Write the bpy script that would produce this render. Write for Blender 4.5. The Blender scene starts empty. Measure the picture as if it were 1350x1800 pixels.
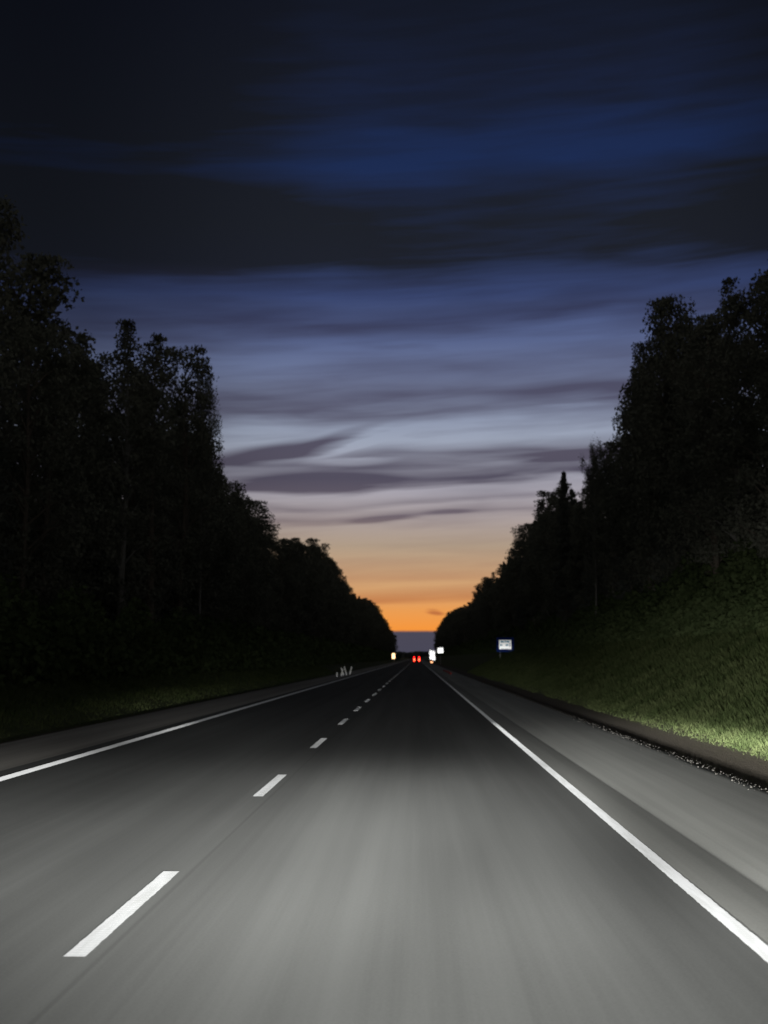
import bpy, bmesh, math, random
import numpy as np
from mathutils import Matrix, Vector

SC = bpy.context.scene
COL = SC.collection
R = math.radians

# ------------------------------------------------------------------ camera
EYE = 1.6                      # camera height in the car
FPX = 2250.0                   # focal length in photo pixels (1350 x 1800)
PITCH = math.atan(256.0 / FPX)
YAW = math.atan(57.0 / FPX)    # the road runs along +Y; the camera looks a little left of it
cam = bpy.data.cameras.new('camera')
cam.sensor_fit = 'VERTICAL'
cam.sensor_height = 36.0
cam.sensor_width = 27.0
cam.lens = FPX / 1800.0 * 36.0
cam.clip_start = 0.1
cam.clip_end = 9000.0
cam.dof.use_dof = True
cam.dof.focus_distance = 12.0
cam.dof.aperture_fstop = 2.3
co = bpy.data.objects.new('camera', cam)
COL.objects.link(co)
co.location = (0, 0, EYE)
co.rotation_euler = (R(90) + PITCH, 0, YAW)
SC.camera = co
CAMROT = Matrix.Rotation(YAW, 3, 'Z') @ Matrix.Rotation(R(90) + PITCH, 3, 'X')

def azel(px, py):
    """azimuth (right positive) and elevation in degrees of a photo pixel"""
    v = CAMROT @ Vector((px - 675.0, 900.0 - py, -FPX))
    v.normalize()
    return math.degrees(math.atan2(v.x, v.y)), math.degrees(math.asin(v.z))

# ------------------------------------------------------------------ colour
def lin(c):
    c = c / 255.0
    return c / 12.92 if c <= 0.04045 else ((c + 0.055) / 1.055) ** 2.4

def rgb(r, g, b):
    return (lin(r), lin(g), lin(b), 1.0)

SC.view_settings.view_transform = 'Standard'
SC.view_settings.look = 'None'
SC.view_settings.exposure = 0.0
SC.view_settings.gamma = 1.0

# ------------------------------------------------------------------ node helper
class NT:
    def __init__(s, tree):
        s.t = tree
        s.n = tree.nodes
        s.l = tree.links
    def add(s, kind, **kw):
        nd = s.n.new(kind)
        for k, v in kw.items():
            setattr(nd, k, v)
        return nd
    def put(s, sock, val):
        if isinstance(val, bpy.types.NodeSocket):
            s.l.new(val, sock)
        else:
            sock.default_value = val
    def m(s, op, a, b=None, c=None, clamp=False):
        nd = s.add('ShaderNodeMath', operation=op, use_clamp=clamp)
        s.put(nd.inputs[0], a)
        if b is not None:
            s.put(nd.inputs[1], b)
        if c is not None:
            s.put(nd.inputs[2], c)
        return nd.outputs[0]
    def smooth(s, x, a, b, lo=0.0, hi=1.0):
        nd = s.add('ShaderNodeMapRange', interpolation_type='SMOOTHSTEP')
        s.put(nd.inputs['Value'], x)
        nd.inputs['From Min'].default_value = a
        nd.inputs['From Max'].default_value = b
        nd.inputs['To Min'].default_value = lo
        nd.inputs['To Max'].default_value = hi
        return nd.outputs[0]
    def ramp(s, x, stops, interp='LINEAR'):
        nd = s.add('ShaderNodeValToRGB')
        nd.color_ramp.interpolation = interp
        e = nd.color_ramp.elements
        stops = sorted(stops, key=lambda q: q[0])
        e[0].position, e[0].color = stops[0]
        e[1].position, e[1].color = stops[-1]
        for p, c in stops[1:-1]:
            q = e.new(p)
            q.color = c
        s.put(nd.inputs[0], x)
        return nd.outputs[0]
    def xyz(s, x, y, z):
        nd = s.add('ShaderNodeCombineXYZ')
        for i, v in enumerate((x, y, z)):
            s.put(nd.inputs[i], v)
        return nd.outputs[0]
    def noise(s, vec, scale, detail=3.0, rough=0.5, dist=0.0):
        nd = s.add('ShaderNodeTexNoise')
        s.put(nd.inputs['Vector'], vec)
        nd.inputs['Scale'].default_value = scale
        nd.inputs['Detail'].default_value = detail
        nd.inputs['Roughness'].default_value = rough
        nd.inputs['Distortion'].default_value = dist
        return nd.outputs[0]
    def mix(s, f, a, b, blend='MIX'):
        nd = s.add('ShaderNodeMix', data_type='RGBA', blend_type=blend)
        s.put(nd.inputs[0], f)
        s.put(nd.inputs[6], a)
        s.put(nd.inputs[7], b)
        return nd.outputs[2]

# ------------------------------------------------------------------ dusk sky (world)
W = bpy.data.worlds.new('World')
SC.world = W
W.use_nodes = True
w = NT(W.node_tree)
w.n.clear()
tc = w.add('ShaderNodeTexCoord')
sep = w.add('ShaderNodeSeparateXYZ')
w.l.new(tc.outputs['Generated'], sep.inputs[0])
az = w.m('MULTIPLY', w.m('ARCTAN2', sep.outputs[0], sep.outputs[1]), 180 / math.pi)
el = w.m('MULTIPLY', w.m('ARCSINE', sep.outputs[2]), 180 / math.pi)
EMAX = 32.0
def tpos(py):
    return max(0.0, min(1.0, azel(732, py)[1] / EMAX))
cvec = w.xyz(w.m('MULTIPLY', az, 0.10), w.m('MULTIPLY', el, 0.42), 3.1)
n1 = w.m('SUBTRACT', w.noise(cvec, 1.0, 2.0, 0.5), 0.5)
fvec = w.xyz(w.m('MULTIPLY', az, 0.16), w.m('MULTIPLY', w.m('SUBTRACT', el, w.m('MULTIPLY', az, 0.045)), 1.9), 7.7)
n2 = w.m('SUBTRACT', w.noise(fvec, 1.0, 3.5, 0.5, 0.25), 0.5)
amp = w.smooth(el, 1.0, 14.0, 0.25, 1.0)
warp = w.m('MULTIPLY', w.m('ADD', w.m('MULTIPLY', n1, 2.6), w.m('MULTIPLY', n2, 0.55)), amp)
elw = w.m('ADD', w.m('SUBTRACT', el, w.m('MULTIPLY', az, 0.035)), warp)
t0 = w.m('DIVIDE', el, EMAX)
tw = w.m('DIVIDE', elw, EMAX)
clear = w.ramp(t0, [(tpos(y), rgb(*c)) for y, c in [
    (0, (20, 26, 42)), (140, (24, 33, 60)), (290, (26, 41, 78)), (430, (36, 48, 82)), (520, (54, 67, 108)),
    (600, (84, 96, 134)), (660, (108, 119, 152)), (730, (134, 143, 166)), (775, (151, 159, 177)),
    (865, (162, 158, 168)), (915, (164, 152, 150)), (960, (170, 150, 130)), (1000, (190, 155, 120)),
    (1040, (207, 156, 106)), (1075, (228, 152, 80)), (1108, (240, 146, 58))]])
cloud = w.ramp(t0, [(tpos(y), rgb(*c)) for y, c in [
    (0, (17, 20, 30)), (400, (26, 29, 37)), (470, (27, 30, 40)), (560, (46, 48, 74)), (690, (76, 76, 98)),
    (800, (82, 78, 94)), (840, (78, 74, 90)), (905, (104, 94, 104)), (960, (140, 118, 108)),
    (1050, (172, 104, 66)), (1090, (190, 110, 60))]])
G = lambda v: (v, v, v, 1.0)
cover = w.ramp(tw, [(tpos(y), G(v)) for y, v in [
    (0, .6), (200, .5), (255, .1), (300, .05), (335, .7), (448, 1), (476, .72), (502, .32), (528, .2),
    (565, .65), (612, .0), (660, .45), (690, .8), (712, .7), (738, .15), (772, .0), (792, .3),
    (806, .85), (828, .65), (848, .95), (860, .05), (876, .15), (886, .55), (896, .1), (910, .6), (924, .15),
    (945, .0), (1016, .25), (1027, .0), (1051, .55), (1066, .0)]])
streak = w.smooth(n2, -0.25, 0.25, -0.2, 0.2)
hi_ = w.smooth(el, 16.8, 18.6)
veil = w.m('MULTIPLY', hi_, w.m('ADD', w.smooth(az, -13.0, -1.0, 0.75, 0.0), w.smooth(az, 11.0, 17.0, 0.0, 0.4)))
cover = w.m('ADD', cover, veil)
cov = w.m('ADD', cover, w.m('MULTIPLY', streak, w.smooth(el, 1.5, 7.0, 0.65, 1.0)), clamp=True)
def wisp(px, py, hw, hh, tilt, strength):
    """one soft cloud streak: centre and half sizes in photo pixels, tilt in degrees"""
    a0, e0 = azel(px, py)
    k = 57.3 / FPX
    c, s_ = math.cos(R(tilt)), math.sin(R(tilt))
    da = w.m('SUBTRACT', az, a0)
    de = w.m('SUBTRACT', w.m('ADD', el, w.m('MULTIPLY', n2, 0.5)), e0)
    u = w.m('DIVIDE', w.m('ADD', w.m('MULTIPLY', da, c), w.m('MULTIPLY', de, s_)), hw * k)
    v = w.m('DIVIDE', w.m('SUBTRACT', w.m('MULTIPLY', de, c), w.m('MULTIPLY', da, s_)), hh * k)
    r = w.m('SQRT', w.m('ADD', w.m('POWER', w.m('ABSOLUTE', u), 2.0), w.m('POWER', w.m('ABSOLUTE', v), 2.0)))
    return w.smooth(r, 0.25, 1.15, strength, 0.0)
for args in [(500, 792, 150, 20, 9, 0.85), (600, 765, 90, 12, 16, 0.4), (1000, 800, 150, 10, 2, 0.5),
             (560, 845, 170, 18, 2, 0.6), (670, 912, 80, 9, 5, 0.6), (790, 899, 60, 6, 2, 0.4), (766, 1078, 20, 6, -8, 0.95),
             (1000, 690, 180, 22, 2, 0.3)]:
    cov = w.m('ADD', cov, wisp(*args), clamp=True)
for args in [(620, 812, 90, 7, 3, 0.45), (640, 780, 120, 9, 18, 0.35)]:
    cov = w.m('SUBTRACT', cov, wisp(*args), clamp=True)
sky = w.mix(cov, clear, cloud)
# distant cloud bank lying on the horizon
bank_top = azel(732, 1110)[1]
edge = w.m('ADD', el, w.m('MULTIPLY', w.noise(w.xyz(az, 0.0, 0.0), 1.3, 3.0), 0.05))
bank = w.smooth(edge, bank_top - 0.03, bank_top + 0.12, 1.0, 0.0)
sky = w.mix(bank, sky, rgb(70, 69, 84))
# the glow dies away from where the sun went down
side = w.m('ABSOLUTE', w.m('SUBTRACT', az, 3.0))
fade = w.smooth(side, 6.0, 21.0, 1.06, 0.46)
up = w.smooth(el, 14.0, 29.0, 0.0, 1.0)
fade = w.m('ADD', w.m('MULTIPLY', fade, 1.0), 0.0)
sky = w.mix(1.0, sky, w.xyz(fade, fade, fade), 'MULTIPLY')
# behind the camera: unseen grey sky, brightened to lift the dark tree walls
back = w.smooth(sep.outputs[1], -0.3, 0.75, 1.0, 0.0)
sky = w.mix(back, sky, (0.17, 0.168, 0.165, 1.0))
over = w.smooth(el, 32.0, 60.0, 0.0, 1.0)
sky = w.mix(over, sky, (0.030, 0.034, 0.040, 1.0))
bg = w.add('ShaderNodeBackground')
w.l.new(sky, bg.inputs['Color'])
# faint twilight from the Sky Texture with the sun just under the horizon, on top of the clouds
st = w.add('ShaderNodeTexSky', sky_type='NISHITA')
st.sun_disc = False
st.sun_elevation = R(-4.0)
st.sun_rotation = R(0.0)
bg2 = w.add('ShaderNodeBackground')
w.l.new(st.outputs[0], bg2.inputs['Color'])
bg2.inputs['Strength'].default_value = 0.02
addb = w.add('ShaderNodeAddShader')
w.l.new(bg.outputs[0], addb.inputs[0])
w.l.new(bg2.outputs[0], addb.inputs[1])
wo = w.add('ShaderNodeOutputWorld')
w.l.new(addb.outputs[0], wo.inputs['Surface'])

# ------------------------------------------------------------------ headlamps of the car the photo was taken from
def headlamp(x, power):
    L = bpy.data.lights.new('headlamp', 'SPOT')
    L.energy = power
    L.spot_size = R(80)
    L.spot_blend = 1.0
    L.shadow_soft_size = 0.09
    L.color = (1.0, 1.0, 0.97)
    L.use_nodes = True
    k = NT(L.node_tree)
    k.n.clear()
    g = k.add('ShaderNodeNewGeometry')
    sp = k.add('ShaderNodeSeparateXYZ')
    k.l.new(g.outputs['Incoming'], sp.inputs[0])
    yy = k.m('MAXIMUM', k.m('ABSOLUTE', sp.outputs[1]), 0.05)
    sgn = -1.0 if HL_FLIP else 1.0
    u = k.m('MULTIPLY', k.m('DIVIDE', sp.outputs[0], yy), sgn)
    v = k.m('MULTIPLY', k.m('DIVIDE', sp.outputs[2], yy), sgn)
    # dip-beam pattern: intensity against the slope v of the ray, for the left, the middle and the kerb side (u)
    def prof(stops, top=0.08, lo=-0.32):
        q = k.m('DIVIDE', k.m('SUBTRACT', v, lo), top - lo)
        return k.ramp(q, [((a - lo) / (top - lo), (z * .5, z * .5, z * .5, 1)) for a, z in stops])
    mid = prof([(-.32, .005), (-.25, .012), (-.1875, .028), (-.152, .06), (-.126, .133), (-.097, .30), (-.081, .47),
                (-.0615, .83), (-.048, 1.0), (-.0355, .30), (-.02, .16), (0, .10), (.03, .01), (.08, 0)])
    kerb = prof([(-.32, .01), (-.2, .03), (-.15, .06), (-.12, .10), (-.078, .13), (-.056, .28), (-.04, .62), (-.029, 1.1),
                 (-.02, .22), (-.010, .14), (0, .14), (.04, .12), (.08, .08)])
    left = prof([(-.32, .005), (-.1875, .028), (-.152, .058), (-.126, .11), (-.097, .21), (-.081, .26), (-.066, .36),
                 (-.052, .28), (-.038, .26), (-.025, .36), (-.016, .22), (-.006, .004), (.08, 0)])
    left = k.m('MULTIPLY', left, k.m('MAXIMUM', k.smooth(u, -0.27, -0.165, 0.04, 1.0), k.smooth(v, -0.042, -0.030, 1.0, 0.0)))
    lift = k.m('MULTIPLY', k.m('MAXIMUM', k.m('SUBTRACT', u, 0.10), 0.0), 0.6)
    kerb = k.m('MULTIPLY', kerb, k.smooth(k.m('SUBTRACT', v, lift), -0.05, 0.09, 1.0, 0.0))
    hot = k.m('MULTIPLY', k.m('MULTIPLY', k.smooth(v, -0.035, -0.012, 0.0, 0.28), k.smooth(v, 0.0, 0.02, 1.0, 0.0)),
              k.smooth(k.m('ABSOLUTE', k.m('SUBTRACT', u, 0.02)), 0.02, 0.11, 1.0, 0.0))
    a = k.mix(k.smooth(u, 0.04, 0.15), mid, kerb)
    a = k.mix(k.smooth(u, -0.24, -0.05, 1.0, 0.0), a, left)
    tot = k.m('ADD', k.m('MULTIPLY', a, 2.0), hot)
    spill = k.m('ADD', tot, 0.0003)
    em = k.add('ShaderNodeEmission')
    k.put(em.inputs['Strength'], spill)
    lo = k.add('ShaderNodeOutputLight')
    k.l.new(em.outputs[0], lo.inputs[0])
    o = bpy.data.objects.new('headlamp', L)
    COL.objects.link(o)
    o.location = (x, 1.9, 0.72)
    o.rotation_euler = (R(90), 0, 0)
HL_FLIP = False
headlamp(-0.72, 150000)
headlamp(0.62, 150000)

# ------------------------------------------------------------------ materials
def material(name):
    m = bpy.data.materials.new(name)
    m.use_nodes = True
    k = NT(m.node_tree)
    b = k.n['Principled BSDF']
    return m, k, b

def pos(k):
    return k.add('ShaderNodeNewGeometry').outputs['Position']

def spos(k):
    s = k.add('ShaderNodeSeparateXYZ')
    k.l.new(pos(k), s.inputs[0])
    return s.outputs

def asphalt_mat(name, c1, c2, seed, tint=(1.0, 1.0, 1.0), tracks=True):
    m, k, b = material(name)
    p = spos(k)
    long_ = k.noise(k.xyz(k.m('MULTIPLY', p[0], 1.7), k.m('MULTIPLY', p[1], 0.022), seed), 1.0, 5.0, 0.62)
    fine_ = k.noise(k.xyz(k.m('MULTIPLY', p[0], 9.0), k.m('MULTIPLY', p[1], 0.10), seed + 4), 1.0, 3.0, 0.6)
    patch = k.noise(k.xyz(k.m('MULTIPLY', p[0], 0.35), k.m('MULTIPLY', p[1], 0.06), seed + 9), 1.0, 3.0)
    grit = k.noise(pos(k), 55.0, 2.0, 0.6)
    f = k.m('ADD', k.m('ADD', k.m('MULTIPLY', long_, 0.62), k.m('MULTIPLY', fine_, 0.16)),
            k.m('ADD', k.m('MULTIPLY', patch, 0.26), k.m('MULTIPLY', grit, 0.20)))
    f = k.smooth(f, 0.38, 0.86)
    if tracks:      # polished wheel tracks and the oily band between them
        q = k.m('ABSOLUTE', k.m('SUBTRACT', k.m('PINGPONG', k.m('ADD', p[0], 1.9 * 2 + 3.76), 1.88), 0.95))
        q = k.smooth(q, 0.0, 0.55, 0.14, -0.06)
        f = k.m('ADD', f, q, clamp=True)
    if not tracks:  # the strip between the edge line and the joint is the darker carriageway asphalt
        dark = k.smooth(p[0], 2.40, 2.48, 0.86, 1.0)
    else:
        dark = None
    c = k.mix(f, (c1 * tint[0], c1 * tint[1], c1 * tint[2], 1), (c2 * tint[0], c2 * tint[1], c2 * tint[2], 1))
    if tracks:      # the paving joint beside the lane line
        joint = k.smooth(k.m('ABSOLUTE', k.m('SUBTRACT', p[0], -1.70)), 0.006, 0.022, 0.86, 1.0)
        c = k.mix(1.0, c, k.xyz(joint, joint, joint), 'MULTIPLY')
    if dark is not None and seed < 15:
        c = k.mix(1.0, c, k.xyz(dark, dark, dark), 'MULTIPLY')
    k.put(b.inputs['Base Color'], c)
    b.inputs['Roughness'].default_value = 0.95
    b.inputs['Specular IOR Level'].default_value = 0.05
    bm_ = k.add('ShaderNodeBump')
    bm_.inputs['Strength'].default_value = 0.22
    bm_.inputs['Distance'].default_value = 0.004
    k.put(bm_.inputs['Height'], grit)
    k.put(b.inputs['Normal'], bm_.outputs[0])
    return m

M_ROAD = asphalt_mat('asphalt', 0.051, 0.081, 2.0, (0.98, 1.0, 0.97))
M_SHR = asphalt_mat('shoulder_asphalt', 0.15, 0.25, 11.0, (1.0, 1.01, 0.95), False)
M_SHL = asphalt_mat('verge_gravel', 0.15, 0.27, 17.0, (1.0, 0.95, 0.86), False)

def marking_mat(name, g):
    m = bpy.data.materials.new(name)
    m.use_nodes = True
    k = NT(m.node_tree)
    k.n.clear()
    p = spos(k)
    wear = k.noise(k.xyz(k.m('MULTIPLY', p[0], 14.0), k.m('MULTIPLY', p[1], 1.2), 0.0), 1.0, 5.0, 0.65)
    c = k.mix(k.smooth(wear, 0.35, 0.62), (0.31 * g, 0.315 * g, 0.315 * g, 1), (0.37 * g, 0.375 * g, 0.38 * g, 1))
    d = k.add('ShaderNodeBsdfDiffuse')
    k.put(d.inputs['Color'], c)
    o = k.add('ShaderNodeOutputMaterial')
    k.l.new(d.outputs[0], o.inputs[0])
    return m
M_MARK = marking_mat('road_paint', 1.5)
M_DASH = marking_mat('darkened_dash_paint', 0.85)  # line paint darkened to offset the brighter beam centre on the dashes
M_BEAD = material('beaded_rib')          # metallic rib faces, standing in for glass beads that return headlight
M_BEAD[2].inputs['Base Color'].default_value = (0.9, 0.91, 0.92, 1)
M_BEAD[2].inputs['Metallic'].default_value = 1.0
M_BEAD[2].inputs['Roughness'].default_value = 0.5
M_BEAD = M_BEAD[0]

def ground_mat():
    m, k, b = material('verge_soil')
    p = spos(k)
    n = k.noise(pos(k), 0.9, 6.0, 0.65)
    nf = k.noise(pos(k), 14.0, 4.0, 0.6)
    grass = k.mix(k.smooth(n, 0.35, 0.65), (0.028, 0.040, 0.013, 1), (0.052, 0.066, 0.024, 1))
    grass = k.mix(k.m('MULTIPLY', nf, 0.5), grass, (0.05, 0.045, 0.025, 1))
    soil = k.mix(nf, (0.035, 0.030, 0.024, 1), (0.075, 0.064, 0.048, 1))
    wob = k.m('ADD', p[0], k.m('MULTIPLY', k.m('SUBTRACT', n, 0.5), 0.9))
    right = k.smooth(wob, 5.4, 6.6)
    left = k.smooth(wob, -9.4, -8.6, 1.0, 0.0)
    c = k.mix(k.m('MAXIMUM', right, left), soil, grass)
    k.put(b.inputs['Base Color'], c)
    b.inputs['Roughness'].default_value = 0.95
    b.inputs['Specular IOR Level'].default_value = 0.1
    bp = k.add('ShaderNodeBump')
    bp.inputs['Strength'].default_value = 0.8
    bp.inputs['Distance'].default_value = 0.05
    k.put(bp.inputs['Height'], nf)
    k.put(b.inputs['Normal'], bp.outputs[0])
    return m
M_GROUND = ground_mat()

def leaf_mat(name, c1, c2):
    m = bpy.data.materials.new(name)
    m.use_nodes = True
    k = NT(m.node_tree)
    k.n.clear()
    n = k.noise(pos(k), 0.8, 3.0)
    c = k.mix(k.smooth(n, 0.3, 0.7), (*c1, 1), (*c2, 1))
    d = k.add('ShaderNodeBsdfDiffuse')
    k.put(d.inputs[0], c)
    t = k.add('ShaderNodeBsdfTranslucent')
    k.put(t.inputs[0], c)
    mx = k.add('ShaderNodeMixShader')
    mx.inputs[0].default_value = 0.25
    k.l.new(d.outputs[0], mx.inputs[1])
    k.l.new(t.outputs[0], mx.inputs[2])
    o = k.add('ShaderNodeOutputMaterial')
    k.l.new(mx.outputs[0], o.inputs[0])
    return m
M_LEAF = leaf_mat('broad_leaves', (0.085, 0.088, 0.070), (0.125, 0.128, 0.10))
M_UNDER = leaf_mat('bush_leaves', (0.045, 0.062, 0.026), (0.07, 0.09, 0.04))
M_NEEDLE = leaf_mat('needles', (0.07, 0.075, 0.065), (0.10, 0.105, 0.09))
M_GRASS = leaf_mat('grass_blades', (0.038, 0.052, 0.020), (0.066, 0.080, 0.034))

def plain(name, c, rough=0.6, metal=0.0, noise=0.12):
    m, k, b = material(name)
    n = k.noise(pos(k), 6.0, 4.0)
    lo = tuple(x * (1 - noise) for x in c) + (1,)
    hi = tuple(min(1, x * (1 + noise)) for x in c) + (1,)
    k.put(b.inputs['Base Color'], k.mix(n, lo, hi))
    b.inputs['Roughness'].default_value = rough
    b.inputs['Metallic'].default_value = metal
    b.inputs['Specular IOR Level'].default_value = 0.2 if rough > 0.7 else 0.5
    return m
M_BARK = plain('bark', (0.09, 0.075, 0.06), 0.9, 0, 0.4)
M_BIRCH = plain('birch_bark', (0.12, 0.115, 0.105), 0.8, 0, 0.5)
M_STEEL = plain('galvanised_steel', (0.35, 0.36, 0.37), 0.45, 0.8)
M_PAINT = plain('van_paint', (0.03, 0.032, 0.038), 0.8)
M_GLASS = plain('dark_glass', (0.01, 0.012, 0.015), 0.75)
M_RUBBER = plain('rubber', (0.02, 0.02, 0.02), 0.9)
M_PLASTIC = plain('white_plastic', (0.7, 0.7, 0.68), 0.5)
def sheet(name, c, rough=0.33):
    """retroreflective sign sheeting: a metallised film that sends headlight back"""
    m, k, b = material(name)
    n = k.noise(pos(k), 30.0, 2.0)
    k.put(b.inputs['Base Color'], k.mix(n, (*[x * 0.92 for x in c], 1), (*c, 1)))
    b.inputs['Metallic'].default_value = 1.0
    b.inputs['Roughness'].default_value = rough
    return m
S_WHITE = sheet('white_sheeting', (0.95, 0.95, 0.95))
S_BLUE = sheet('blue_sheeting', (0.004, 0.012, 0.07), 0.40)
S_CYAN = sheet('cyan_sheeting', (0.03, 0.20, 0.32))
S_DARK = sheet('dark_blue_marks', (0.008, 0.03, 0.09))
S_AMBER = sheet('amber_sheeting', (0.95, 0.42, 0.2), 0.2)
S_BRIGHT = sheet('bright_white_sheeting', (0.95, 0.95, 0.95), 0.22)
S_DIM = sheet('dull_white_sheeting', (0.45, 0.45, 0.43), 0.55)  # greyer, rougher white sheeting for the marker posts
S_WARM = sheet('warm_sheeting', (0.95, 0.75, 0.50), 0.3)
S_RED = sheet('red_sheeting', (0.2, 0.02, 0.012), 0.6)
def glow(name, c, s):
    m = bpy.data.materials.new(name)
    m.use_nodes = True
    k = NT(m.node_tree)
    k.n.clear()
    e = k.add('ShaderNodeEmission')
    e.inputs[0].default_value = (*c, 1)
    e.inputs[1].default_value = s
    o = k.add('ShaderNodeOutputMaterial')
    k.l.new(e.outputs[0], o.inputs[0])
    return m
E_RED = glow('tail_lamp_red', (1.0, 0.012, 0.010), 5.0)
E_CORE = glow('brake_bulb', (1.0, 0.16, 0.05), 9.0)
E_WARM = glow('warm_lamp', (1.0, 0.62, 0.30), 2.8)

# ------------------------------------------------------------------ object helpers
def link(name, me, mat=None, parent=None, loc=None):
    o = bpy.data.objects.new(name, me)
    COL.objects.link(o)
    if mat is not None and me is not None and not me.materials:
        me.materials.append(mat)
    if parent is not None:
        o.parent = parent
    if loc is not None:
        o.location = loc
    return o

def tag(o, label, cat, group=None, kind=None):
    o['label'] = label
    o['category'] = cat
    if group:
        o['group'] = group
    if kind:
        o['kind'] = kind
    return o

def structure(name, me, mat):
    o = link(name, me, mat)
    o['kind'] = 'structure'
    return o

def mesh_np(name, verts, quads):
    me = bpy.data.meshes.new(name)
    verts = np.asarray(verts, np.float32)
    quads = np.asarray(quads, np.int32)
    k = quads.shape[1]
    me.vertices.add(len(verts))
    me.vertices.foreach_set('co', verts.ravel())
    me.loops.add(quads.size)
    me.loops.foreach_set('vertex_index', quads.ravel())
    me.polygons.add(len(quads))
    me.polygons.foreach_set('loop_start', np.arange(0, quads.size, k, dtype=np.int32))
    me.update(calc_edges=True)
    return me

def strip(name, xs_zs, ys):
    """a sheet with cross-section xs_zs swept along the road"""
    n = len(xs_zs)
    v = [(x, y, z) for y in ys for x, z in xs_zs]
    q = [(j * n + i, j * n + i + 1, (j + 1) * n + i + 1, (j + 1) * n + i)
         for j in range(len(ys) - 1) for i in range(n - 1)]
    return mesh_np(name, v, q)

def boxes(name, parts, bevel=0.0):
    """parts: (x0,x1,y0,y1,z0,z1)"""
    bm = bmesh.new()
    for x0, x1, y0, y1, z0, z1 in parts:
        r = bmesh.ops.create_cube(bm, size=1.0)
        bmesh.ops.scale(bm, vec=(x1 - x0, y1 - y0, z1 - z0), verts=r['verts'])
        bmesh.ops.translate(bm, vec=((x0 + x1) / 2, (y0 + y1) / 2, (z0 + z1) / 2), verts=r['verts'])
    if bevel:
        bmesh.ops.bevel(bm, geom=list(bm.edges), offset=bevel, segments=2, affect='EDGES')
    me = bpy.data.meshes.new(name)
    bm.to_mesh(me)
    bm.free()
    return me

def tube(pts, rads, n=8):
    """verts and quads of a tapered tube through pts"""
    V, Q = [], []
    pts = [Vector(p) for p in pts]
    for i, p in enumerate(pts):
        d = (pts[min(i + 1, len(pts) - 1)] - pts[max(i - 1, 0)]).normalized()
        a = d.orthogonal().normalized()
        if i:
            a = (prev - d * prev.dot(d))
            a = a.normalized() if a.length > 1e-4 else d.orthogonal().normalized()
        prev = a
        b = d.cross(a)
        for j in range(n):
            t = 2 * math.pi * j / n
            V.append(p + (a * math.cos(t) + b * math.sin(t)) * rads[i])
    for i in range(len(pts) - 1):
        for j in range(n):
            Q.append((i * n + j, i * n + (j + 1) % n, (i + 1) * n + (j + 1) % n, (i + 1) * n + j))
    return V, Q

def tubes_mesh(name, specs, n=7):
    V, Q = [], []
    for pts, rads in specs:
        v, q = tube(pts, rads, n)
        o = len(V)
        V += v
        Q += [tuple(i + o for i in f) for f in q]
    me = mesh_np(name, [tuple(p) for p in V], Q)
    me.polygons.foreach_set('use_smooth', [True] * len(me.polygons))
    return me

# ------------------------------------------------------------------ ground, road, shoulders
def ground_z(x):
    pts = [(-3000, 1.3), (-40, 1.3), (-20, 1.2), (-14, 1.0), (-11.5, 0.65), (-10.2, 0.15), (-9.2, -0.26), (-8.6, -0.16), (-8.1, -0.10), (4.3, -0.10),
           (4.6, -0.11), (5.15, -0.22), (5.7, -0.12), (6.6, 0.20), (8.5, 1.15), (11, 2.6), (14, 3.7), (20, 4.4), (40, 4.8), (3000, 4.8)]
    return float(np.interp(x, [p[0] for p in pts], [p[1] for p in pts]))
gx = [-3000, -600, -100, -40, -20, -16, -13, -11.5, -10.8, -10.2, -9.7, -9.2, -8.6, -8.1, -4, 0, 4.3, 4.6, 4.9, 5.15, 5.4, 5.7, 6.1, 6.6, 7.5, 8.5, 9.7, 11, 12.5, 14, 20, 40, 100, 600, 3000]
gy = [-60, -20] + [i * 4.0 for i in range(0, 40)] + [160 + i * 20 for i in range(0, 60)] + [1500, 2200, 3500, 6000]
rnd = random.Random(4)
me = strip('ground', [(x, ground_z(x)) for x in gx], gy)
for v in me.vertices:
    x = v.co.x
    if (5.3 < x < 60 or -60 < x < -9) and v.co.y < 1500:
        v.co.z += rnd.uniform(-0.03, 0.03)
structure('ground', me, M_GROUND)
ry = [-30] + [i * 10.0 for i in range(0, 125)]
structure('road', strip('road', [(-5.95, -0.01), (-1.9, 0.0), (1.89, -0.004)], ry), M_ROAD)
ry2 = [-20 + i * 0.7 for i in range(0, 260)] + [165 + i * 10 for i in range(0, 104)]
me = strip('right_shoulder', [(1.89, -0.005), (2.42, -0.012), (2.44, -0.017), (2.46, -0.013), (3.4, -0.022), (4.15, -0.030), (4.36, -0.055), (4.55, -0.13)], ry2)
for v in me.vertices:           # broken, gravelly outer edge
    if v.co.x > 4.1:
        v.co.x += rnd.uniform(-0.035, 0.035)
structure('right_shoulder', me, M_SHR)
structure('left_shoulder', strip('left_shoulder', [(-8.5, -0.17), (-8.1, -0.07), (-7.2, -0.035), (-5.95, -0.012)], ry), M_SHL)

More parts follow.
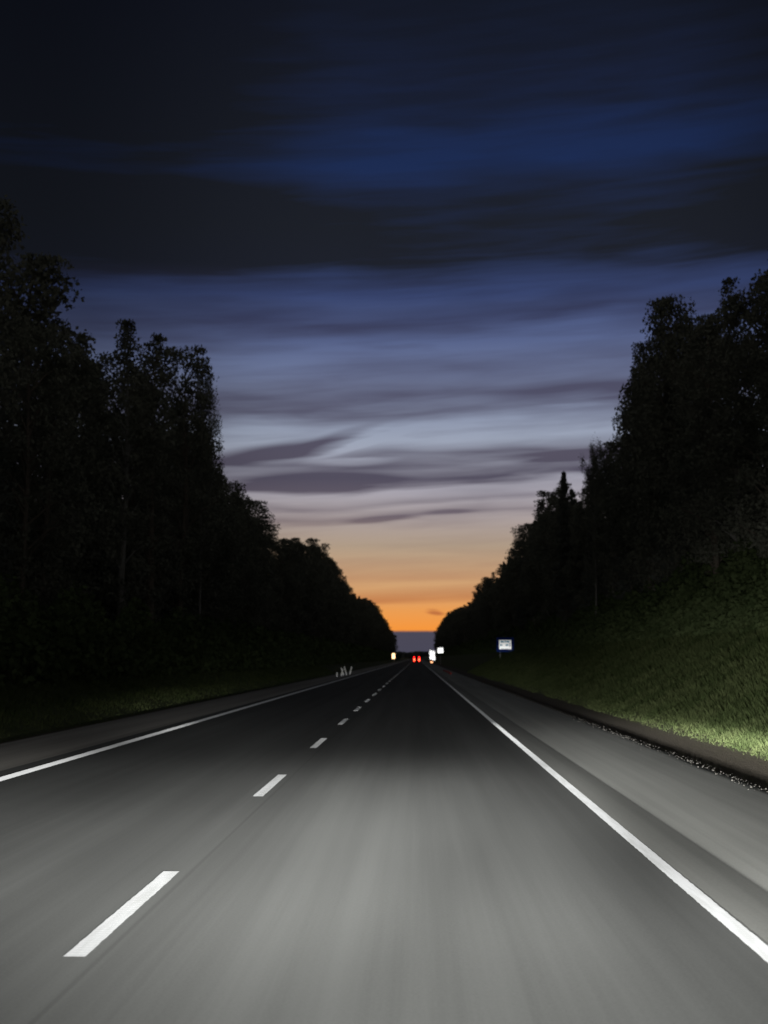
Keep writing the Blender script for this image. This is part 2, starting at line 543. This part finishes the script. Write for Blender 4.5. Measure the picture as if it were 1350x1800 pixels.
def line_mesh(name, x0, x1, y0, y1, z, seed=0, rib=1.0, mat=None):
    """painted line with added ribs, shaped taller far off to brighten it in the headlights"""
    r = random.Random(seed)
    V, Q, F = [], [], []
    y = y0
    while y < y1:
        p = 0.06 if y < 160 else (0.12 if y < 320 else 2.0)
        t = 0.001 * float(np.interp(y, [5, 14, 20, 24, 28, 38, 60, 160], [.02 * rib, .04 * rib, .07 * rib, .25, .6, 5.5, 7.0, 7.0]))  # rib height set by distance so the far line shines
        e = r.uniform(-0.003, 0.003)
        b = len(V)
        V += [(x0 + e, y, z), (x1 + e, y, z), (x0 + e, y + .001, z + t), (x1 + e, y + .001, z + t)]
        if b:
            Q.append((b - 2, b - 1, b + 1, b))
            F.append(0)
        Q.append((b, b + 1, b + 3, b + 2))
        F.append(1)
        y += p
    me = mesh_np(name, V, Q)
    me.materials.append(mat)
    me.materials.append(M_BEAD)
    me.polygons.foreach_set('material_index', F)
    return me
structure('right_edge_line', line_mesh('right_edge_line', 1.845, 1.955, 2, 1200, 0.002, 0, 1.0, M_MARK), None)
structure('left_edge_line', line_mesh('left_edge_line', -5.60, -5.41, 10, 1200, 0.004, 0, 7.0, M_MARK), None)
D0 = EYE * FPX / (1666 - 1156)
PER = 8.0
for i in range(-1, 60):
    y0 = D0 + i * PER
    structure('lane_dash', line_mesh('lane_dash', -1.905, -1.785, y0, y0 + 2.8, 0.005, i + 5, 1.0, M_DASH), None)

# ------------------------------------------------------------------ foliage
def leaves(centres, size, rng, droop=0.0, aspect=1.5):
    """one rhombic leaf cluster face per centre, turned at random"""
    n = len(centres)
    a = rng.normal(size=(n, 3))
    a /= np.linalg.norm(a, axis=1)[:, None]
    b = rng.normal(size=(n, 3))
    b -= a * (a * b).sum(1)[:, None]
    b /= np.linalg.norm(b, axis=1)[:, None]
    s = (size * rng.uniform(0.55, 1.25, n))[:, None]
    a = a * s * aspect * 0.5
    b = b * s * 0.5
    c = np.asarray(centres)
    V = np.stack([c - a, c + b - a * 0.1, c + a, c - b + a * 0.1], 1).reshape(-1, 3)
    Q = np.arange(4 * n).reshape(-1, 4)
    return V, Q

def clump_points(centres, radii, per, rng, flat=0.8):
    out = []
    for c, r in zip(centres, radii):
        k = max(4, int(per * r * r))
        d = rng.normal(size=(k, 3))
        d /= np.linalg.norm(d, axis=1)[:, None]
        d *= (rng.uniform(0.15, 1.0, k) ** 0.6)[:, None] * r
        d[:, 2] *= flat
        out.append(np.asarray(c) + d)
    return np.concatenate(out)

def broadleaf(name, seed, h=16.0, rad=3.6, base=0.22, top_pow=0.6, n_cl=150, cl=0.75, per=190, leaf=0.145, lean=0.0, box=False, bark=None):
    """tapered trunk with limbs, crown of leaf clumps set round the limb ends; unit height h"""
    rng = np.random.default_rng(seed)
    r = random.Random(seed)
    specs = []
    tip = Vector((lean, 0, h * 0.93))
    tp = [Vector((0, 0, -0.4)), Vector((r.uniform(-.1, .1), r.uniform(-.1, .1), h * .25)),
          Vector((lean * .35 + r.uniform(-.25, .25), r.uniform(-.25, .25), h * .55)), tip]
    specs.append((tp, [h * .016, h * .012, h * .008, 0.02]))
    def trunk_at(t):
        z = t * h
        for a, b in zip(tp[:-1], tp[1:]):
            if a.z <= z <= b.z:
                f = (z - a.z) / (b.z - a.z)
                return a.lerp(b, f)
        return tp[-1].copy()
    cs, rs = [], []
    bumps = [r.uniform(0.72, 1.18) for _ in range(12)]
    for i in range(n_cl):
        t = base + (1 - base) * ((i + r.random()) / n_cl)
        s = (t - base) / (1 - base)
        if box:
            env = rad * min(1.0, (s * 3.5 + 0.35)) * (1.0 if s < 0.9 else 0.82)
        else:
            env = rad * (math.sin(math.pi * min(1, (s * 0.92 + 0.08))) ** top_pow)
        ang = r.random() * 2 * math.pi
        k = ang / (2 * math.pi) * 6 + s * 3
        env *= bumps[int(k) % 12] * (0.8 + 0.2 * math.sin(9 * s + seed))
        rr = env * math.sqrt(r.uniform(0.12, 1.0))
        o = trunk_at(max(0.05, t - 0.06))
        c = Vector((o.x + rr * math.cos(ang), o.y + rr * math.sin(ang), t * h + r.uniform(-.3, .3)))
        cs.append(tuple(c))
        rs.append(cl * r.uniform(0.6, 1.35) * (0.55 + 0.45 * min(1, env / rad + .2)))
        if i % 5 == 0:
            st_ = trunk_at(max(0.12, t - 0.05 - 0.35 * rr / h))
            mid = st_.lerp(c, 0.5) + Vector((0, 0, 0.12 * rr))
            specs.append(([st_, mid, c], [0.07, 0.04, 0.012]))
    V, Q = leaves(clump_points(cs, rs, per, rng), leaf, rng)
    V[:, 2] = np.minimum(V[:, 2], h + rng.uniform(-.3, .1, len(V)))
    return tubes_mesh(name + '_trunk', specs, 6), mesh_np(name + '_crown', V, Q), (bark or M_BARK), M_LEAF, h

def spruce(name, seed, h=17.0, rad=2.7, base=0.1, leaf=0.26):
    rng = np.random.default_rng(seed)
    r = random.Random(seed)
    specs = [([(0, 0, -.4), (r.uniform(-.1, .1), 0, h * .5), (0, 0, h * .985)], [h * .014, h * .008, 0.015])]
    pts = []
    t = base
    while t < 0.985:
        s = (t - base) / (1 - base)
        L = rad * (1 - s) ** 0.8 * (0.25 + 0.75 * min(1, s * 8)) + 0.12
        nb = max(4, int(9 - 4 * s))
        for j in range(nb):
            a = r.random() * 6.283
            l = L * r.uniform(0.6, 1.15)
            dz = (-0.42 + 0.35 * s + r.uniform(-.12, .12)) * l
            n = int(24 + 60 * l)
            f = rng.uniform(0.08, 1, n)
            wd = 0.34 * l * (1 - f) + 0.07
            q = np.stack([np.cos(a) * f * l - np.sin(a) * rng.uniform(-1, 1, n) * wd,
                          np.sin(a) * f * l + np.cos(a) * rng.uniform(-1, 1, n) * wd,
                          t * h + dz * f ** 1.4 + 0.22 * l * f ** 3 - rng.uniform(0, .22, n)], 1)
            pts.append(q)
            if j % 2 == 0:
                specs.append(([(0, 0, t * h), (math.cos(a) * l * .95, math.sin(a) * l * .95, t * h + dz * .9)], [0.035, 0.008]))
        t += (0.26 + 0.16 * r.random()) / h * (1.1 - 0.4 * s)
    P = np.concatenate(pts)
    V, Q = leaves(P, leaf * 0.45, rng, aspect=2.8)
    V[:, 2] = np.minimum(V[:, 2], h)
    return tubes_mesh(name + '_trunk', specs, 5), mesh_np(name + '_crown', V, Q), M_BARK, M_NEEDLE, h

def wispy(name, seed, h=18.0, rad=2.6):
    """thin birch: upright twigs carrying sparse leaves, sky showing through"""
    rng = np.random.default_rng(seed)
    r = random.Random(seed)
    specs = [([(0, 0, -.4), (.15, .1, h * .5), (-.1, 0, h * .98)], [h * .012, h * .007, 0.015])]
    pts = []
    for i in range(46):
        t = 0.25 + 0.7 * (i / 46)
        a = r.random() * 6.283
        l = rad * r.uniform(0.5, 1.1) * (1.15 - 0.7 * t) * 1.3
        p0 = Vector((0, 0, t * h))
        p1 = p0 + Vector((math.cos(a) * l * .6, math.sin(a) * l * .6, l * .75))
        p2 = p1 + Vector((math.cos(a) * l * .45, math.sin(a) * l * .45, l * .15))
        specs.append(([p0, p1, p2], [0.05, 0.025, 0.008]))
        for q in range(5):
            f = r.uniform(.3, 1)
            b = p0.lerp(p1, f) if r.random() < .5 else p1.lerp(p2, f)
            n = 80
            d = rng.normal(size=(n, 3)) * np.array([.22, .22, .42])
            pts.append(np.array(b) + d)
    V, Q = leaves(np.concatenate(pts), 0.11, rng)
    return tubes_mesh(name + '_trunk', specs, 5), mesh_np(name + '_crown', V, Q), M_BIRCH, M_LEAF, h

PROTO = {
    'oval': broadleaf('oval', 11, 16, 3.5, .16, .55),
    'oval_wide': broadleaf('oval_wide', 12, 16, 4.1, .14, .5, n_cl=175),
    'oval_lean': broadleaf('oval_lean', 13, 16, 3.5, .18, .7, lean=-0.9),
    'birch': broadleaf('birch', 14, 17, 2.7, .2, .65, n_cl=150, cl=.6, bark=M_BIRCH),
    'birch_ragged': broadleaf('birch_ragged', 15, 17, 2.9, .22, .8, n_cl=120, cl=.6, per=180, bark=M_BIRCH),
    'dense': broadleaf('dense', 16, 15, 4.0, .1, .4, n_cl=210, cl=.85, per=160),
    'boxy': broadleaf('boxy', 17, 17, 2.6, .2, .4, n_cl=190, cl=.6, box=True),
    'column': broadleaf('column', 18, 17, 1.05, .12, .35, n_cl=110, cl=.45, per=260, leaf=.13),
    'spruce': spruce('spruce', 19, 17, 2.7),
    'spruce_slim': spruce('spruce_slim', 20, 17, 2.0),
    'wispy': wispy('wispy', 21, 18, 2.6),
}
KIND = {'spruce': 'spruce_tree', 'spruce_slim': 'spruce_tree', 'birch': 'birch_tree', 'birch_ragged': 'birch_tree', 'wispy': 'birch_tree'}

def plant_tree(kind, x, y, height, rot, label, group=None, wide=1.0):
    tm, cm, bark, leafm, h0 = PROTO[kind]
    s = height / h0
    root = link(KIND.get(kind, 'broadleaf_tree'), None, loc=(x, y, ground_z(x)))
    root.rotation_euler = (0, 0, rot)
    root.scale = (s * wide, s * wide, s)
    link('trunk', tm, bark, root)
    link('crown', cm, leafm, root)
    tag(root, label, 'tree', group)
    return root

# skyline of the two forest walls in the photo, as (px, py); read from the vanishing point outwards
VX, VY = 732.0, 1156.0
SKY_L = [(694, 1118), (665, 1080), (625, 1058), (600, 1018), (570, 985), (540, 965), (500, 945), (475, 895), (440, 855),
         (395, 800), (362, 740), (340, 700), (295, 675), (262, 650), (235, 610), (160, 550), (100, 470), (0, 375)]
SKY_R = [(768, 1105), (775, 1082), (800, 1066), (825, 1050), (845, 1015), (880, 975), (905, 925), (950, 868), (993, 846),
         (1035, 842), (1062, 790), (1090, 742), (1110, 690), (1130, 640), (1160, 600), (1190, 575), (1240, 570), (1290, 505), (1350, 440)]
RL = sorted((VX - x, (VY - y) / (VX - x)) for x, y in SKY_L)
RR = sorted((x - VX, (VY - y) / (x - VX)) for x, y in SKY_R)
def want_height(side, xt, D):
    xc = abs(xt) - 1.4
    dx = xc * FPX / D
    T = RL if side < 0 else RR
    r = float(np.interp(dx, [t[0] for t in T], [t[1] for t in T]))
    f = np.interp(dx, [100, 200, 290, 380, 750], [1.05, 1.03, .89, .92, .93]) if side < 0 else np.interp(dx, [80, 150, 250, 350, 600], [.87, .88, .93, .98, 1.0])
    return (EYE + r * xc) / 0.965 * float(f) - ground_z(xt)

rt = random.Random(77)
GL = 'trees of the forest wall left of the road'
GR = 'trees of the forest wall right of the road'
LL = {'spruce_tree': 'dark conical spruce in the black forest wall along the left side of the road',
      'birch_tree': 'dark slender birch in the black forest wall along the left side of the road',
      'broadleaf_tree': 'dark rounded leafy tree in the black forest wall along the left side of the road'}
LR = {k: v.replace('left side', 'right side') for k, v in LL.items()}
special = []      # (side, D, kind, px of the top) of the trees that stand out on the skyline
def row(side, lat, d0, d1, base, grow, drop):
    D = d0
    while D < d1:
        far = D > 260
        kinds = ['oval', 'oval_wide', 'oval_lean', 'birch', 'birch_ragged', 'dense', 'spruce', 'spruce_slim']
        k = rt.choice(kinds if side > 0 else kinds[:6] * 2 + kinds[6:])
        x = side * (lat + rt.uniform(-0.6, 1.2))
        H = want_height(side, x, D) * rt.uniform(0.90, 1.0) * drop
        H = max(6.0, H)
        nk = KIND.get(k, 'broadleaf_tree')
        plant_tree(k, x, D, H, rt.random() * 6.28, (LL if side < 0 else LR)[nk], GL if side < 0 else GR,
                   wide=rt.uniform(0.8, 0.95) * (1.0 + min(.3, D / 2500)))
        D += (base + grow * D) * rt.uniform(0.75, 1.25)
row(-1, 16.3, 34, 880, 4.6, 0.0105, 1.0)
row(1, 14.6, 30, 860, 4.6, 0.0105, 1.0)
row(-1, 21.0, 38, 880, 9.5, 0.021, 1.1)
row(1, 19.0, 34, 860, 9.5, 0.021, 1.1)

def skyline_tree(kind, px, py, lat, label, wide=1.0, rot=0.0):
    """a tree whose top stands at a photo pixel, at lateral distance lat"""
    dx = px - VX
    x = math.copysign(lat, dx)
    D = lat * FPX / abs(dx)
    H = EYE + (VY - py) * D / FPX - ground_z(x)
    return plant_tree(kind, x, D, H, rot, label, None, wide)
skyline_tree('column', 264, 578, 14.0, 'narrow column-topped tree standing up alone on the left skyline, left of the square-topped crown')
skyline_tree('boxy', 316, 600, 14.2, 'tree with a broad square-topped crown on the left skyline, beside the narrow column-topped tree', 0.8, 0.6)
skyline_tree('wispy', 350, 654, 14.8, 'ragged tree leaning a loose tuft towards the road on the left skyline', 0.5, 1.0)
skyline_tree('birch', 212, 548, 14.5, 'tall blurred tree on the left skyline, left of the narrow column-topped tree', 0.9)
skyline_tree('dense', 1188, 512, 15.0, 'tall round-topped tree, the highest single crown on the right skyline', 0.68, 2.0)
skyline_tree('wispy', 1046, 782, 13.2, 'thin sparse birch with sky showing through its twigs on the right skyline', 0.62, 0.3)
skyline_tree('spruce_slim', 993, 822, 13.4, 'small pointed spruce tip rising above the even right skyline, left of the sparse birch', 0.8)
skyline_tree('oval', 1140, 592, 15.0, 'narrow leafy tree at the left foot of the tall round-topped tree on the right', 0.55)

# undergrowth at the forest edge and the dark mass of the wood behind the first rows
def wood_mass(name, side, x0, x1, y0, y1, n, hfun, size, mat, seed, label):
    rng = np.random.default_rng(seed)
    u = rng.random(n)
    y = y0 * (y1 / y0) ** u            # denser near the camera
    x = side * rng.uniform(x0, x1, n)
    gz = np.array([ground_z(a) for a in x])
    lump = 0.62 + 0.38 * np.sin(y * 0.9 + 3 * np.sin(x * .7 + y * .23)) * np.sin(x * 1.3 + y * .31)
    z = gz + rng.random(n) ** 0.8 * hfun(np.abs(x), y) * lump
    V, Q = leaves(np.stack([x, y, z], 1), size, rng)
    V = V.reshape(-1, 4, 3)
    c = V.mean(1, keepdims=True)
    V = c + (V - c) * (0.8 + 0.012 * y)[:, None, None].clip(0.8, 5)
    o = link(name, mesh_np(name, V.reshape(-1, 3), Q), mat)
    tag(o, label, 'undergrowth' if 'under' in name else 'wood', None, 'stuff')
    return o
wood_mass('undergrowth', -1, 11.5, 17, 25, 900, 130000, lambda x, y: 3.5, 0.14, M_UNDER, 31, 'dark bushes along the foot of the forest wall left of the road')
wood_mass('undergrowth', 1, 10.5, 16, 18, 900, 200000, lambda x, y: 0.3 + 3.4 * np.clip((x - 11) / 4, 0, 1), 0.12, M_UNDER, 32, 'dim green bushes at the foot of the forest wall on the right bank')
wood_mass('forest', -1, 17, 34, 30, 1000, 150000, lambda x, y: 11.5, 0.34, M_LEAF, 33, 'dark depth of the wood behind the first trees on the left')
wood_mass('forest', 1, 16, 34, 24, 1000, 150000, lambda x, y: 11.0, 0.34, M_LEAF, 34, 'dark depth of the wood behind the first trees on the right')

# far wood closing the end of the road
def far_wood():
    rng = np.random.default_rng(5)
    n = 24000
    x = rng.uniform(-420, 420, n)
    y = rng.uniform(2250, 2400, n)
    top = 10.5 + 1.2 * np.sin(x * .05) + 1.1 * np.sin(x * .17 + 1) + rng.uniform(-1, 1, n)
    z = rng.random(n) ** 0.7 * top
    V, Q = leaves(np.stack([x, y, z], 1), 5.0, rng)
    V[:, 2] = np.minimum(V[:, 2], 13.0)
    o = link('forest', mesh_np('far_forest', V, Q), M_NEEDLE)
    tag(o, 'low black line of far woods on the horizon at the end of the road', 'wood', None, 'stuff')
far_wood()

# grass on the right bank and the left verge
def grass(name, side, x0, x1, y0, y1, n, hmax, seed, label):
    rng = np.random.default_rng(seed)
    y = y0 * (y1 / y0) ** rng.random(n)
    x = side * (x0 + (x1 - x0) * rng.random(n))
    keep = (np.sin(x * 2.1 + 1.7 * np.sin(y * .6)) + np.sin(y * 1.1 + x)) > -1.9 + rng.uniform(-.5, .5, n)
    x, y = x[keep], y[keep]
    n = len(x)
    z = np.array([ground_z(a) for a in x]) - 0.05
    h = hmax * rng.uniform(.3, 1, n) ** 1.3 * (0.35 + 0.65 * np.clip((np.abs(x) - x0) / 1.2, 0, 1))
    wd = 0.004 + 0.00035 * y
    a = rng.random(n) * 6.283
    la = rng.random(n) * 6.283
    ln = h * rng.uniform(.1, .6, n)
    dx, dy = np.cos(a) * wd, np.sin(a) * wd
    tx, ty = np.cos(la) * ln, np.sin(la) * ln
    A = np.stack([x - dx, y - dy, z], 1)
    B = np.stack([x + dx, y + dy, z], 1)
    C = np.stack([x + tx * .4 + dx * .6, y + ty * .4 + dy * .6, z + h * .6], 1)
    Dd = np.stack([x + tx, y + ty, z + h], 1)
    V = np.stack([A, B, C, Dd], 1).reshape(-1, 3)
    o = link(name, mesh_np(name, V, np.arange(4 * n).reshape(-1, 4)), M_GRASS)
    tag(o, label, 'grass', None, 'stuff')
grass('grass', 1, 5.75, 14.5, 14, 150, 420000, 0.30, 41, 'green roadside grass on the rising bank right of the shoulder')
grass('grass', -1, 9.0, 13.0, 16, 150, 70000, 0.25, 42, 'dark grass strip along the left side of the road')

# loose stones along the broken shoulder edge
def stones():
    rng = np.random.default_rng(9)
    n = 1100
    y = 9 * (90 / 9) ** rng.random(n)
    x = 4.42 + rng.normal(0, 0.13, n)
    x = np.where(x < 3.9, 4.4, x)
    r = 0.004 + 0.012 * rng.random(n) ** 3 + 0.00018 * y
    z = np.interp(x, [4.15, 4.36, 4.6, 5.15, 5.7], [-0.030, -0.055, -0.10, -0.22, -0.12]) + r * 0.3
    base = np.array([(1, 0, 0), (0, 1, 0), (-1, 0, 0), (0, -1, 0), (0, 0, .8), (0, 0, -.8)])
    V = base[None] * r[:, None, None] * rng.uniform(.6, 1.3, (n, 6, 1)) + np.stack([x, y, z], 1)[:, None]
    tri = np.array([(0, 1, 4), (1, 2, 4), (2, 3, 4), (3, 0, 4), (1, 0, 5), (2, 1, 5), (3, 2, 5), (0, 3, 5)])
    Q = (tri[None] + 6 * np.arange(n)[:, None, None]).reshape(-1, 3)
    o = link('gravel', mesh_np('gravel', V.reshape(-1, 3), Q), plain('stones', (0.045, 0.042, 0.038), 0.95, 0, 0.5))
    tag(o, 'loose gravel along the outer edge of the right shoulder', 'gravel', None, 'stuff')
stones()

# ------------------------------------------------------------------ things on the road
def tail_van(x, y):
    root = link('van', None, loc=(x, y, 0))
    tag(root, 'dark van far ahead in the right lane with two upright red tail lamps lit', 'van')
    W2, Hh, L = 0.97, 2.15, 4.9
    bm = bmesh.new()
    prof = [(0.0, .35), (0.0, 1.15), (0.10, Hh - .12), (0.28, Hh), (3.3, Hh), (3.9, 1.35), (4.75, 1.10), (L, .75), (L, .35)]
    vs = [[bm.verts.new((sx * (W2 if z < 1.2 else W2 - 0.10 * (z - 1.2)), py, z)) for py, z in prof] for sx in (-1, 1)]
    n = len(prof)
    for i in range(n):
        bm.faces.new((vs[0][i], vs[0][(i + 1) % n], vs[1][(i + 1) % n], vs[1][i]))
    bm.faces.new(vs[0][::-1])
    bm.faces.new(vs[1])
    bmesh.ops.recalc_face_normals(bm, faces=bm.faces)
    bmesh.ops.bevel(bm, geom=list(bm.edges), offset=0.05, segments=2, affect='EDGES')
    me = bpy.data.meshes.new('body')
    bm.to_mesh(me)
    bm.free()
    link('body', me, M_PAINT, root)
    link('rear_window', boxes('rear_window', [(-.66, .66, -.02, .05, 1.25, 1.85)], .01), M_GLASS, root)
    link('bumper', boxes('bumper', [(-.95, .95, -.14, .02, .32, .56)], .03), M_RUBBER, root)
    link('number_plate', boxes('number_plate', [(-.26, .26, -.035, -.004, .72, .84)], .003), M_PLASTIC, root)
    link('door_seam', boxes('door_seam', [(-.012, .012, -.012, .01, .58, 1.24)]), M_RUBBER, root)
    for sx in (-1, 1):
        tl = link('tail_lamp', boxes('tail_lamp', [(-.21, .21, -.05, .03, -.70, .70)], .02), E_RED, root, (sx * .70, -.04, 1.12))
        link('bulb', boxes('bulb', [(-.10, .10, -.075, -.045, -.36, .14)], .01), E_CORE, tl)
    for sx in (-1, 1):
        for wy in (.85, 3.9):
            bm = bmesh.new()
            bmesh.ops.create_cone(bm, cap_ends=True, segments=24, radius1=.34, radius2=.34, depth=.22)
            bmesh.ops.rotate(bm, matrix=Matrix.Rotation(R(90), 3, 'Y'), verts=bm.verts)
            bmesh.ops.bevel(bm, geom=[e for e in bm.edges if len(e.link_faces) == 2 and e.calc_face_angle() > 1], offset=.03, segments=2, affect='EDGES')
            me = bpy.data.meshes.new('wheel')
            bm.to_mesh(me)
            bm.free()
            wh = link('wheel', me, M_RUBBER, root, (sx * .86, wy, .34))
            link('rim', boxes('rim', [(-.012, .012, -.17, .17, -.17, .17)], .01), M_STEEL, wh, (sx * .112, 0, 0))
tail_van(0.0, 362.0)

def sign(name, px, py, D, wpx, hpx, face, label, cat='road sign', posts=1, marks=None, border=None):
    """a sign on its post: centre at a photo pixel and D metres off; size in photo pixels; faces the traffic"""
    x = (px - VX) / FPX * D
    z = EYE + (VY - py) / FPX * D
    wd, ht = wpx * D / FPX, hpx * D / FPX
    gz = ground_z(x)
    root = link(name, None, loc=(x, D, gz))
    root.rotation_euler = (0, 0, math.atan2(-x, D) )
    zc = z - gz
    tag(root, label, cat)
    ps = [(-wd * .3, wd * .3), (0,)][posts == 1]
    for p in ps:
        link('post', tubes_mesh('post', [([(p, .06, -.3), (p, .06, zc + ht * .45)], [.04, .04])], 10), M_STEEL, root)
    bt = border or 0.0
    if border:
        link('panel', boxes('panel', [(-wd / 2, wd / 2, 0, .02, zc - ht / 2, zc + ht / 2)], .004), face[0], root)
    iw, ih = wd - 2 * bt, ht - 2 * bt
    f = link('sign_face', boxes('sign_face', [(-iw / 2, iw / 2, -.006, 0.0 if not border else -.001, zc - ih / 2, zc + ih / 2)]), face[1], root)
    for nm, mat, lst in marks or []:
        link(nm, boxes(nm, [(a * iw - iw / 2, b * iw - iw / 2, -.012, -.0075, zc + ih / 2 - d * ih, zc + ih / 2 - c * ih) for a, b, c, d in lst]), mat, f)
    return root
# overexposed information sign: white field, pale blue strip of marks on top, blots below, dark bar at the right
sign('road_sign', 886.5, 1133.5, 139.0, 30, 25, (S_BLUE, S_WHITE),
     'bright blue-edged white information sign on two posts on the right bank', posts=2, border=0.28, marks=[
     ('lettering', S_CYAN, [(.12, .40, .10, .26), (.46, .56, .08, .26), (.60, .86, .10, .26)]),
     ('symbol', S_CYAN, [(.08, .24, .46, .62), (.56, .74, .44, .64)]),
     ('bar', S_DARK, [(.84, .90, .32, .80), (.12, .92, .93, .97)])])
sign('road_sign', 773.5, 1143.5, 330.0, 9.5, 9, (S_BRIGHT, S_BRIGHT),
     'small white road sign right of the tall pair of bright plates', marks=[('lettering', S_CYAN, [(.2, .8, .42, .5)])])

def plate_stack():
    D = 420.0
    k = D / FPX
    x = (759 - VX) * k
    root = link('road_sign', None, loc=(x, D, ground_z(x)))
    root.rotation_euler = (0, 0, math.atan2(-x, D))
    tag(root, 'tall stack of bright white plates over an amber plate beside the road end', 'road sign')
    g = ground_z(x)
    zz = lambda py: EYE + (VY - py) * k - g
    link('post', tubes_mesh('post', [([(0, .08, -.3), (0, .08, zz(1142))], [.06, .06])], 10), M_STEEL, root)
    for a, b, c, d in [(-4.6, .0, 1143, 1151.5), (-4.0, .4, 1152, 1159), (.3, 4.8, 1144.5, 1152), (.8, 5.2, 1152.5, 1160.5)]:
        bm = bmesh.new()
        me = boxes('white_plate', [(a * k, b * k, -.01, .02, zz(d), zz(c))], .008)
        link('white_plate', me, S_BRIGHT, root)
    link('amber_plate', boxes('amber_plate', [(-2.8 * k, .8 * k, -.01, .02, zz(1169), zz(1162))], .008), S_AMBER, root)
plate_stack()

def warm_lamp_post():
    D = 430.0
    k = D / FPX
    x = (691.5 - VX) * k
    g = ground_z(x)
    root = link('lamp_post', None, loc=(x, D, g))
    zz = lambda py: EYE + (VY - py) * k - g
    tag(root, 'small warm yellow lamp on a post at the foot of the left forest', 'lamp')
    link('post', tubes_mesh('post', [([(0, .1, -.3), (0, .1, zz(1143))], [.07, .05])], 8), M_STEEL, root)
    lp = link('lamp', boxes('lamp', [(-2.6 * k, 2.8 * k, -.2, .1, zz(1158), zz(1148.5))], .08), E_WARM, root)
warm_lamp_post()

# five little leaning marker posts with white reflectors, left edge
def marker(x, y, h, lean, label):
    root = link('marker_post', None, loc=(x, y, ground_z(x)))
    root.rotation_euler = (0, R(lean), 0)
    link('post', boxes('post', [(-.045, .045, -.02, .03, -.2, h)], .01), M_STEEL, root)
    link('reflector', boxes('reflector', [(-.04, .04, -.032, -.022, h * .30, h * .96)], .003), S_DIM, root)
    tag(root, label, 'marker post')
for px, py, h, lean, lb in [(593, 1184, .25, 0, 'faintest and lowest of the little white marker posts at the left verge'),
                            (600, 1181, .62, 12, 'short bright white marker post just right of the faintest one at the left verge'),
                            (605, 1178.5, .66, -18, 'middle one of the little leaning white marker posts at the left verge'),
                            (610, 1176, .58, -16, 'bright leaning white marker post just right of the middle one at the left verge'),
                            (615, 1174, .34, 14, 'farthest of the little white marker posts at the left verge')]:
    lat = 6.6 + (615 - px) * 0.012
    D = lat * FPX / (VX - px)
    zc = EYE - (py - VY) / FPX * D
    gz = ground_z(-lat)
    marker(-lat, D, max(.3, (zc - gz) + h * .45), lean, lb)

def low_red_blocks():  # low red blocks standing in for a faint red streak
    root = link('red_blocks', boxes('red_blocks', [(3.30, 3.46, 0, 1.6, -.03, .16)] + [(3.32, 3.44, i * 3.0 - 12, i * 3.0 - 9.2, -.03, .13) for i in range(0, 12) if i not in (4,)], .02), S_RED, None, (0, 140, 0))
    tag(root, 'low dull red separator on the right shoulder where the white line ends', 'blocks')
low_red_blocks()

SC.cycles.use_denoising = True
SC.cycles.max_bounces = 4
SC.cycles.diffuse_bounces = 2
SC.cycles.glossy_bounces = 2
SC.cycles.transparent_max_bounces = 4
SC.cycles.sample_clamp_indirect = 3.0
